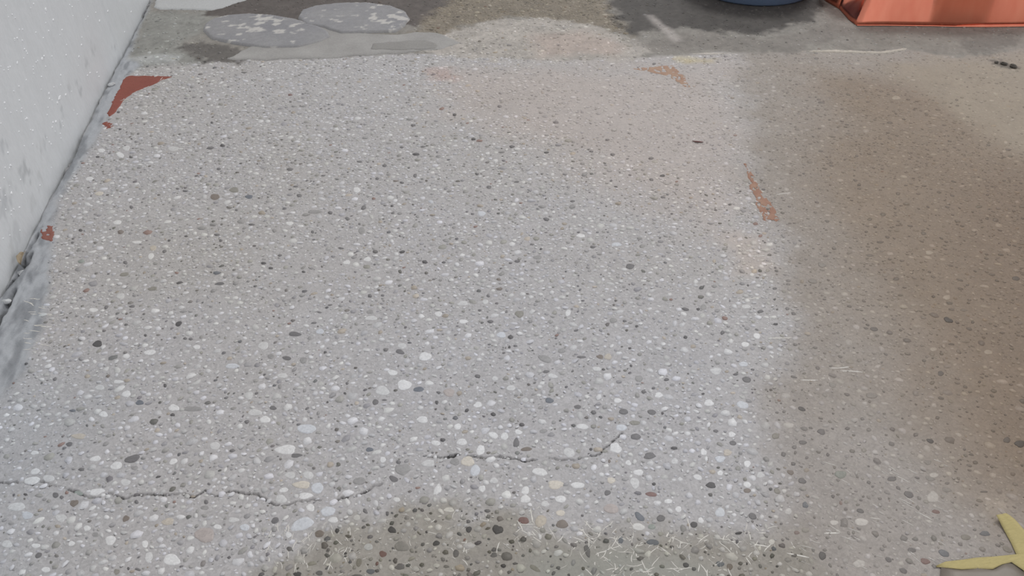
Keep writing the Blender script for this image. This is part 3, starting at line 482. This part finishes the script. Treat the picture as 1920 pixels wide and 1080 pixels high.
# the stones that show largest are parts of their own, the rest one part
meas.sort(key=lambda m: -m[6])
single, rest = meas[:300], meas[300:]+out
ax_ = np.array([m[0] for m in rest+single]); ay_ = np.array([m[1] for m in rest+single])
fc, _ = floor_col(ax_, ay_); refc = (BASE_A+BASE_B)/2
film = .14+.34*ss(.03, -.03, inz(TANP, ax_, ay_))+.35*ss(.1, -.1, inz(PINK, ax_, ay_))
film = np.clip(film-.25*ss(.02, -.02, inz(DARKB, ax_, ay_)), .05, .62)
def stone_col(arr, f, fl):
    own = lin(np.array(arr))/ILL*(f/refc)
    return own*(1-fl[:, None])+f*fl[:, None]
colr = stone_col([m[5] for m in rest], fc[:len(rest)], film[:len(rest)])
cols = stone_col([m[5] for m in single], fc[len(rest):], film[len(rest):]*.35)
def stones_mesh(lst, cl, n, seed, flat_h=None):
    r = np.random.default_rng(seed); k = len(lst)
    p = np.array([m[:5] for m in lst]); th = np.arange(n)*2*np.pi/n
    T = th[None]+r.uniform(-.22, .22, (k, n))
    R = 1+r.uniform(-.24, .16, (k, n))
    ca, sa = np.cos(p[:, 4])[:, None], np.sin(p[:, 4])[:, None]
    z0 = height(p[:, 0], p[:, 1]); flush = (1-.7*ss(.06, -.06, inz(TANP, p[:, 0], p[:, 1])))
    hgt = np.clip(p[:, 3]*.17, .0004, .0015)*r.uniform(.35, 1.3, k)*flush+.00025;  ph = r.uniform(0, 6.28, k)[:, None]; tl = r.uniform(0, .8, k)[:, None]
    if flat_h: hgt = np.full(k, flat_h); tl = tl*0
    V = []
    for sc, dz in ((1.0, None), (.84, 1)):
        lx, ly = np.cos(T)*R*p[:, 2][:, None]*sc, np.sin(T)*R*p[:, 3][:, None]*sc
        zz = (z0-.0010)[:, None]+np.zeros((k, n)) if dz is None else (z0+hgt)[:, None]+hgt[:, None]*(r.uniform(-.25, .25, (k, n))+tl*np.cos(T-ph))
        V.append(np.stack([p[:, 0][:, None]+lx*ca-ly*sa, p[:, 1][:, None]+lx*sa+ly*ca, zz], -1))
    V = np.stack(V, 1).reshape(-1, 3)
    b = (np.arange(k)*2*n)[:, None]; t = np.arange(n)[None]; t1 = (t+1) % n
    q = np.stack([b+t, b+t1, b+n+t1, b+n+t], -1).reshape(-1, 4); cap = (b+n+t).reshape(-1, n)
    C = np.repeat(cl, 2*n, 0)
    return V, q, cap, C
big = [i for i, m in enumerate(rest) if m[2] > .0045]; sml = [i for i, m in enumerate(rest) if m[2] <= .0045]
V1, q1, c1, C1 = stones_mesh([rest[i] for i in big], colr[big], 9, 1)
V2, q2, c2, C2 = stones_mesh([rest[i] for i in sml], colr[sml], 6, 2)
o_ = len(V1)
gp = [(m[0]+random.gauss(0, .12)*m[2], m[1]-.10*m[3]-.0008-random.random()*.0008, m[2]*random.uniform(.75, 1), m[3], m[4]) for m, tn in zip(out, ss(.05, -.05, inz(TANP, np.array([m[0] for m in out]), np.array([m[1] for m in out])))) if m[2] > .0032 and random.random() < .32*(1-.7*tn)]  # dark slivers at some stones' near edge: relief shade put into colour
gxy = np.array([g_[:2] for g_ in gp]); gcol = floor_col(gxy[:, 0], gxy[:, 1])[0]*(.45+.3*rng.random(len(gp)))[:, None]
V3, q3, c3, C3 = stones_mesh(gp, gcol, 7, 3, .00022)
link('gravel_shade_slivers', mesh_np('gravel_shade_slivers', V3, [q3, c3], C3), M_STONE, floor)['kind'] = 'stuff'
gv = link('gravel', mesh_np('gravel', np.vstack([V1, V2]), [np.vstack([q1, q2+o_]), c1, c2+o_], np.vstack([C1, C2])), M_STONE, floor)
tag(gv, 'countless small pale and grey stones set in the concrete', kind='stuff')
protos = []
for k in range(14):
    r = random.Random(k); n = 14; vs_ = []; fs = []
    ph = [r.uniform(0, 6.28) for _ in range(3)]; am = [r.uniform(.0, .12), r.uniform(.03, .13), r.uniform(0.02, .07)]
    for sc, zz in ((1.0, -1.2), (.95, .25), (.82, .75)):
        for t in range(n):
            a = 2*math.pi*t/n; q = 1+am[0]*math.cos(2*a+ph[0])+am[1]*math.cos(3*a+ph[1])+am[2]*math.cos(5*a+ph[2])
            vs_.append((math.cos(a)*q*sc, math.sin(a)*q*sc, zz))
    vs_.append((0, 0, 1.0))
    for L_ in (0, 1):
        for t in range(n): fs.append((L_*n+t, L_*n+(t+1) % n, (L_+1)*n+(t+1) % n, (L_+1)*n+t))
    for t in range(n): fs.append((2*n+t, 2*n+(t+1) % n, 3*n))
    me = bpy.data.meshes.new('pebble'); me.from_pydata(vs_, [], fs); me.materials.append(M_STONE1)
    for f in me.polygons: f.use_smooth = len(f.vertices) == 3
    protos.append(me)
zs = height(np.array([m[0] for m in single]), np.array([m[1] for m in single]))
for i, m in enumerate(single):
    o = bpy.data.objects.new('pebble', protos[i % 14]); COL.objects.link(o); o.parent = floor
    o.location = (m[0], m[1], zs[i]); o.rotation_euler.z = m[4]; o.scale = (m[2], m[3], min(.0013, m[3]*.12)); o.color = (*cols[i], 1)

# ------------------------------------------------------------------ loose pale fibres and scratch burrs
fv, ff = [], []
def strand(px, py, length, ang, w_=.0007, bend=.3, up=0.0):
    x0, y0 = G(px, py); n = 5; pts = []; a = ang
    for k in range(n+1):
        pts.append((x0, y0)); x0 += math.cos(a)*length/n; y0 += math.sin(a)*length/n; a += random.uniform(-bend, bend)
    P = np.array(pts); zz = height(P[:, 0], P[:, 1])+up
    b = len(fv)
    for k, (p, h_) in enumerate(zip(pts, zz)):
        q = pts[min(k+1, n)]; p0 = pts[max(k-1, 0)]; tx, ty = q[0]-p0[0], q[1]-p0[1]; l = math.hypot(tx, ty)+1e-9
        nx, ny = -ty/l*w_, tx/l*w_; f = .35 if k in (0, n) else 1
        fv.extend([(p[0]+nx*f, p[1]+ny*f, h_+.0002), (p[0], p[1], h_+.0003+.0004*f), (p[0]-nx*f, p[1]-ny*f, h_+.0002)])
    for k in range(n):
        i = b+3*k
        ff.extend([(i, i+1, i+4, i+3), (i+1, i+2, i+5, i+4)])
r = random.Random(4)
for (cx, cy, n, sx, sy) in [(1010, 985, 16, 22, 16), (960, 985, 10, 30, 25), (1090, 1005, 14, 25, 14), (1125, 1035, 18, 20, 22), (1180, 1045, 10, 22, 18), (1230, 1012, 18, 45, 9), (1290, 1020, 18, 40, 12), (1330, 1040, 12, 25, 18), (1390, 1025, 12, 25, 20), (1150, 1070, 10, 40, 8), (900, 1040, 6, 30, 20), (1250, 1070, 10, 50, 8), (1450, 1010, 10, 45, 12), (850, 965, 8, 40, 8)]:
    for _ in range(int(n*1.6)): strand(r.gauss(cx, sx), min(1086, r.gauss(cy, sy)), .006+.028*r.random()**2, r.uniform(0, 6.28), r.uniform(.0004, .0010))
for _ in range(70): strand(r.uniform(490, 660), r.uniform(985, 1080), r.uniform(.007, .022), r.gauss(1.5, .5), r.uniform(.0004, .0008))
for _ in range(60): strand(r.uniform(640, 900), r.uniform(960, 1075), r.uniform(.006, .018), r.uniform(0, 6.28), r.uniform(.0003, .0006))
for _ in range(70): strand(r.uniform(1480, 1780), r.uniform(860, 1070), r.uniform(.008, .03), -.75+r.gauss(0, .15), r.uniform(.0004, .0008), .12)
for px, py, l, a in [(1440, 634, .06, -.16), (1395, 470, .05, -.15), (1405, 480, .045, -.2), (1430, 495, .04, -.1), (1555, 690, .05, -.2), (1575, 695, .05, -.25), (1500, 713, .04, -.15), (1455, 365, .05, .1), (1400, 560, .04, -.1), (1545, 1000, .03, -.1), (1405, 1020, .035, -.3), (1475, 1037, .04, -.4)]:
    strand(px, py, l, a, .0013, .08)
for _ in range(26): strand(r.uniform(40, 90), r.uniform(560, 660), r.uniform(.01, .03), r.gauss(-.2, .2), .001, .2)
for _ in range(20):
    t = r.random(); strand(228+t*80+r.uniform(-4, 4), 192-t*42+r.uniform(-5, 5), r.uniform(.01, .03), r.gauss(.5, .5), .0011, .5, .0016)
me = bpy.data.meshes.new('pale_fibres'); me.from_pydata(fv, [], ff)
M_FIB = speckle('pale fibre', tuple(A(210, 207, 200)), grain=.08, rough=.5)
tag(link('pale_fibres', me, M_FIB, floor), 'pale fibres and burrs scraped up at the edge of the ground area', kind='stuff')

# ------------------------------------------------------------------ copper-coloured sheet metal box
m, N, L, B = newmat('copper sheet'); M_COP = m
B.inputs['Metallic'].default_value = 1; B.inputs['Roughness'].default_value = .27
no = N.new('ShaderNodeTexNoise'); no.inputs['Scale'].default_value = 26; no.inputs['Detail'].default_value = 5
mp = N.new('ShaderNodeMapping'); g = N.new('ShaderNodeNewGeometry'); L.new(g.outputs['Position'], mp.inputs[0]); mp.inputs['Scale'].default_value = (1, 1, .25); L.new(mp.outputs[0], no.inputs['Vector'])
cr = N.new('ShaderNodeValToRGB'); cr.color_ramp.elements[0].color = (.80, .22, .14, 1); cr.color_ramp.elements[1].color = (.93, .36, .24, 1); L.new(no.outputs[0], cr.inputs[0]); L.new(cr.outputs[0], B.inputs['Base Color'])
bp_ = N.new('ShaderNodeBump'); bp_.inputs['Strength'].default_value = .15; bp_.inputs['Distance'].default_value = .004; L.new(no.outputs[0], bp_.inputs['Height']); L.new(bp_.outputs[0], B.inputs['Normal'])
OUTP = [((1536, -5), .03), ((1549, 5), .03), ((1572, 18), .08), ((1577, 23), .70), ((1590, 38), .72), ((1606, 50), .42), ((1664, 50), .20), ((1735, 51), .22), ((1746, 51), .06), ((1790, 52), .05), ((1836, 52), .07), ((1852, 52), .17), ((1920, 51), .18), ((2050, 49), .18)]
OUT = [G(*p[0]) for p in OUTP]; LEAN = [p[1] for p in OUTP]
base = G(1606, 50)
box = empty('copper_box', (base[0], base[1], 0), 'shiny copper-coloured sheet metal box with a cut corner, at the back right', 'box')
far_r = np.array(OUT[-1])+np.array([0.03, .36]); far_l = np.array(OUT[0])+np.array([.20, .08])
ring = [np.array(p) for p in OUT]+[far_r, far_l]; LEAN += [.02, .02]
cen = sum(ring)/len(ring)
def loc(p, z): return (p[0]-base[0], p[1]-base[1], z)
HB = .15; zf = .0045
def outward(k):
    a, b = ring[k-1], ring[(k+1) % len(ring)]; d = b-a; d = d/np.linalg.norm(d); n_ = np.array([d[1], -d[0]])
    return n_ if n_@(ring[k]-cen) > 0 else -n_
TOP = [ring[k]-outward(k)*HB*LEAN[k] for k in range(len(ring))]
def panel(name, ks):
    """one sheet bent along its outline, leaning in towards the top"""
    cols_ = []
    for a, b in zip(ks[:-1], ks[1:]):
        for t in (0, .33, .67): cols_.append((ring[a]*(1-t)+ring[b]*t, TOP[a]*(1-t)+TOP[b]*t))
    cols_.append((ring[ks[-1]], TOP[ks[-1]]))
    nv_2 = 9; vs_ = [loc(p*(1-j/8)+q*(j/8), zf+HB*j/8) for j in range(nv_2) for p, q in cols_]
    me = bpy.data.meshes.new(name); me.from_pydata(vs_, [], [tuple(f) for f in grid_polys(len(cols_), nv_2)])
    for f in me.polygons: f.use_smooth = True
    o = link(name, me, M_COP, box); sm_ = o.modifiers.new('thickness', 'SOLIDIFY'); sm_.thickness = .0012; sm_.offset = 0
    return o
panel('side_panel', [0, 1, 2]); panel('front_panel', list(range(2, 14))); panel('side_panel', [13, 14]); panel('back_panel', [14, 15]); panel('side_panel', [15, 0])
# folded hem along the foot of the front panels
hv, hf = [], []
for k in range(5, 14):
    p = np.array(OUT[k]); n_ = np.array([-.1, -1.0]); n_ /= np.linalg.norm(n_)
    hh, ow = (.0015, .3) if k < 10 else (.008, .8)
    for off, zz in ((.001*ow, zf+hh+.002), (.006*ow, zf+hh), (.008*ow, zf+.001), (.001*ow, zf)):
        hv.append(loc(p+n_*off, zz))
for k in range(8):
    for t in range(3): a = k*4+t; hf.append((a, a+4, a+5, a+1))
me = bpy.data.meshes.new('hem'); me.from_pydata(hv, [], hf); link('hem', me, M_COP, box)
me = bpy.data.meshes.new('lid'); me.from_pydata([loc(p, zf+HB) for p in TOP], [], [tuple(range(len(ring)))]); lid = link('lid', me, M_COP, box)
lid.modifiers.new('thickness', 'SOLIDIFY').thickness = .003

# ------------------------------------------------------------------ blue-grey tub
m, N, L, B = newmat('blue-grey plastic'); M_TUB = m
no = N.new('ShaderNodeTexNoise'); no.inputs['Scale'].default_value = 40; no.inputs['Detail'].default_value = 4
cr = N.new('ShaderNodeValToRGB'); cr.color_ramp.elements[0].color = (*A(84, 100, 124), 1); cr.color_ramp.elements[1].color = (*A(104, 120, 144), 1); L.new(no.outputs[0], cr.inputs[0]); L.new(cr.outputs[0], B.inputs['Base Color']); B.inputs['Roughness'].default_value = .42
pm = PXM(1400, -20); rb = 118/pm; fx, fy = G(1398, 12); hd = np.array([fx-CAM_X, fy]); hd /= np.linalg.norm(hd)
tub = empty('tub', (fx+hd[0]*rb, fy+hd[1]*rb, .0035), 'round blue-grey plastic tub standing on dark stained concrete at the back', 'tub')
def lathe(name, prof, seg, mat, parent, rib=0, loop=False):
    vs_ = []; fs = []
    for (r_, z_) in prof:
        for t in range(seg):
            a = 2*math.pi*t/seg; q = r_+(rib if t % 6 == 0 else 0); vs_.append((math.cos(a)*q, math.sin(a)*q, z_))
    for k in range(len(prof)-(0 if loop else 1)):
        for t in range(seg):
            k2 = (k+1) % len(prof); fs.append((k*seg+t, k*seg+(t+1) % seg, k2*seg+(t+1) % seg, k2*seg+t))
    me = bpy.data.meshes.new(name); me.from_pydata(vs_, [], fs)
    for f in me.polygons: f.use_smooth = True
    return link(name, me, mat, parent)
lathe('body', [(.001, .006), (rb-.03, .006), (rb-.02, 0), (rb-.006, 0), (rb, .008), (rb+.004, .08), (rb+.006, .15), (rb+.001, .15), (rb-.003, .08), (rb-.01, .014), (.001, .012)], 120, M_TUB, tub, .0012)
lathe('rim', [(rb+.001, .142), (rb+.013, .140), (rb+.015, .156), (rb+.010, .164), (rb, .16)], 96, M_TUB, tub, loop=True)
for sgn in (1, -1):
    bm = bmesh.new(); prev = None
    for k in range(11):
        a = (k/10-.5)*.55+1.75; rr = rb+.012+.030*math.sin(math.pi*k/10)
        c_ = Vector((math.cos(a)*rr*sgn, math.sin(a)*rr*sgn, .15)); ring_ = []
        for t in range(8):
            b_ = 2*math.pi*t/8; ring_.append(bm.verts.new(c_+Vector((math.cos(a)*sgn*.008*math.cos(b_), math.sin(a)*sgn*.008*math.cos(b_), .008*math.sin(b_)))))
        if prev:
            for t in range(8): bm.faces.new((prev[t], prev[(t+1) % 8], ring_[(t+1) % 8], ring_[t]))
        prev = ring_
    me = bpy.data.meshes.new('handle'); bm.to_mesh(me); bm.free(); link('handle', me, M_TUB, tub)

# ------------------------------------------------------------------ torn yellow masking tape
M_TAPE = speckle('yellow crepe tape', tuple(A(178, 165, 114)), grain=.07, gs=160, rough=.6, bump=.5, stretch=(1, 3, 1))
M_FILM = speckle('grey masking film', tuple(A(116, 108, 98)), grain=.06, gs=60, rough=.42, bump=.15, bdist=.004, spec=.6)
tb = G(1905, 1050)
tape = empty('masking_tape', (tb[0], tb[1], 0), 'torn yellow masking tape with grey film, curled on the floor at the lower right', 'tape')
def ribbon(name, left, right, lifts, mat, n=6, th=.0006):
    vs_ = []
    for (a, b, z_) in zip(left, right, lifts):
        a, b = np.array(G(*a)), np.array(G(*b))
        for k in range(n):
            p = a+(b-a)*k/(n-1); h_ = float(height(np.array([p[0]]), np.array([p[1]]))[0])
            zz = z_ if not isinstance(z_, tuple) else z_[0]+(z_[1]-z_[0])*k/(n-1)
            vs_.append((p[0]-tb[0], p[1]-tb[1], h_+.0016+zz+.0006*math.sin(k*2.1+p[0]*90)))
    me = bpy.data.meshes.new(name); me.from_pydata(vs_, [], [tuple(f) for f in grid_polys(n, len(left))])
    for f in me.polygons: f.use_smooth = True
    o = link(name, me, mat, tape); md = o.modifiers.new('thickness', 'SOLIDIFY'); md.thickness = th; md.offset = 1
    return o
ribbon('tape_strip', [(1863, 973), (1870, 979), (1877, 988), (1885, 1000), (1895, 1018), (1904, 1038), (1912, 1056), (1925, 1090)],
       [(1884, 966), (1891, 970), (1900, 977), (1910, 988), (1925, 1005), (1940, 1028), (1955, 1050), (1980, 1090)], [(.012, .006), (.007, .006), (.003, .006), (.001, .006), (.0005, .006), (.0005, .005), (.001, .003), .001], M_TAPE)
ribbon('tape_strip', [(1754, 1062), (1772, 1054), (1800, 1051), (1830, 1047), (1860, 1045), (1890, 1043), (1915, 1040), (1950, 1040)],
       [(1756, 1064), (1774, 1066), (1802, 1069), (1832, 1067), (1860, 1069), (1878, 1060), (1895, 1056), (1950, 1095)], [.0004, .0008, .001, .001, .0015, .0024, .0026, .0026], M_TAPE)
ribbon('film', [(1764, 1064), (1800, 1064), (1840, 1064), (1866, 1062), (1884, 1054), (1900, 1060), (1935, 1085)],
       [(1758, 1130), (1800, 1135), (1840, 1140), (1870, 1140), (1890, 1140), (1910, 1140), (1950, 1140)], [(0, .001), (.0004, .001), (.0004, .003), (.0008, .004), (.0012, .006), (.0006, .004), (0, .002)], M_FILM)

# ------------------------------------------------------------------ dry leaf, shavings, crumbs
M_LEAF = speckle('dry leaf', tuple(A(152, 138, 116)), grain=.16, gs=150, rough=.6, bump=.5)
ly, lz = WALLP(24, 482)
leaf = empty('dry_leaf', (.020, ly, lz-.024), 'dry curled tan leaf wedged in the joint at the foot of the wall', 'leaf', rz=math.radians(96)); leaf.scale = (.8, .6, .7)
me = bpy.data.meshes.new('blade'); vs_ = []
for j in range(9):
    s = j/8; wd = .013*math.sin(math.pi*min(1, .12+s*.9))**.8+.0005
    for k in range(5):
        t = k/4-.5; vs_.append(((s-.5)*.062, t*2*wd, .020+.012*abs(t)*2+.010*math.sin(s*3.3)+.003*math.sin(s*14+t*5)))
me.from_pydata(vs_, [], [tuple(f) for f in grid_polys(5, 9)])
for f in me.polygons: f.use_smooth = True
b_ = link('blade', me, M_LEAF, leaf); b_.modifiers.new('thickness', 'SOLIDIFY').thickness = .0008
me = bpy.data.meshes.new('stem'); vs_ = []; fs = []
for j in range(6):
    s = j/5
    for k in range(4):
        a = k*math.pi/2; vs_.append((.028+s*.03, math.cos(a)*.0012+.006*s*s, .022-.010*s+math.sin(a)*.0012))
for j in range(5):
    for k in range(4): fs.append((j*4+k, j*4+(k+1) % 4, j*4+4+(k+1) % 4, j*4+4+k))
me.from_pydata(vs_, [], fs); link('stem', me, M_LEAF, leaf)

def curl(name, px, py, length, w_, rz, mat, label, cat, hump=.004):
    x0, y0 = G(px, py); z0 = float(height(np.array([x0]), np.array([y0]))[0])
    vs_ = []; n = 10
    for j in range(n):
        s = j/(n-1); ww = w_*math.sin(math.pi*(.06+.88*s))
        for k in (-1, 0, 1): vs_.append(((s-.5)*length, k*ww+.15*length*(s-.5)**2*4, .0012+hump*math.sin(math.pi*s)*(1-.5*abs(k))))
    me = bpy.data.meshes.new(name); me.from_pydata(vs_, [], [tuple(f) for f in grid_polys(3, n)])
    for f in me.polygons: f.use_smooth = True
    o = link(name, me, mat); o.location = (x0, y0, z0); o.rotation_euler.z = rz
    o.modifiers.new('thickness', 'SOLIDIFY').thickness = .001
    return tag(o, label, cat)
M_DRED = speckle('dark red shaving', tuple(A(92, 50, 46)), grain=.1, rough=.5)
curl('shaving', 1308, 268, .036, .0035, -.35, M_DRED, 'thin dark red shaving lying on the ground concrete', 'shaving')
M_CRUMB = speckle('black dirt', tuple(A(78, 74, 68)), grain=.2, rough=.8)
def crumb(name, px, py, s, label, mat, cat, group=None, seed=0):
    x0, y0 = G(px, py); z0 = float(height(np.array([x0]), np.array([y0]))[0])
    bm = bmesh.new(); bmesh.ops.create_icosphere(bm, subdivisions=2, radius=1); r_ = random.Random(seed+int(px*7))
    o1 = [r_.uniform(0, 9) for _ in range(3)]
    for v_ in bm.verts:
        q = 1+.25*math.sin(v_.co.x*3+o1[0])*math.cos(v_.co.y*4+o1[1])+.12*math.sin(v_.co.z*7+o1[2])
        v_.co = Vector((v_.co.x*q*s, v_.co.y*q*s*.7, (v_.co.z*.45*q+.33)*s))
    me = bpy.data.meshes.new(name); bm.to_mesh(me); bm.free()
    o = link(name, me, mat); o.location = (x0, y0, z0); o.rotation_euler.z = r_.uniform(0, 6)
    return tag(o, label, cat, group=group)
for px, py, s, lb in [(1868, 118, .009, 'black dirt crumb at the left end of the short row by the right edge'), (1882, 121, .012, 'black dirt crumb in the middle of the short row by the right edge'), (1899, 126, .014, 'largest black dirt crumb at the right end of the short row')]:
    crumb('dirt_crumb', px, py, s, lb, M_CRUMB, 'crumb')
M_PL = speckle('plaster lump', tuple(A(186, 188, 189)), grain=.06, rough=.6)
for px, py, s, lb in [(199, 162, .014, 'white plaster lump at the wall foot beside the paint corner'), (210, 136, .010, 'white plaster lump highest up along the wall foot'), (34, 508, .014, 'white plaster lump just below the dry leaf'), (12, 566, .012, 'white plaster lump lowest along the wall foot')]:
    o = crumb('plaster_lump', px, py, s, lb, M_PL, 'plaster lump')
    o.location.x = max(o.location.x, s*1.5)
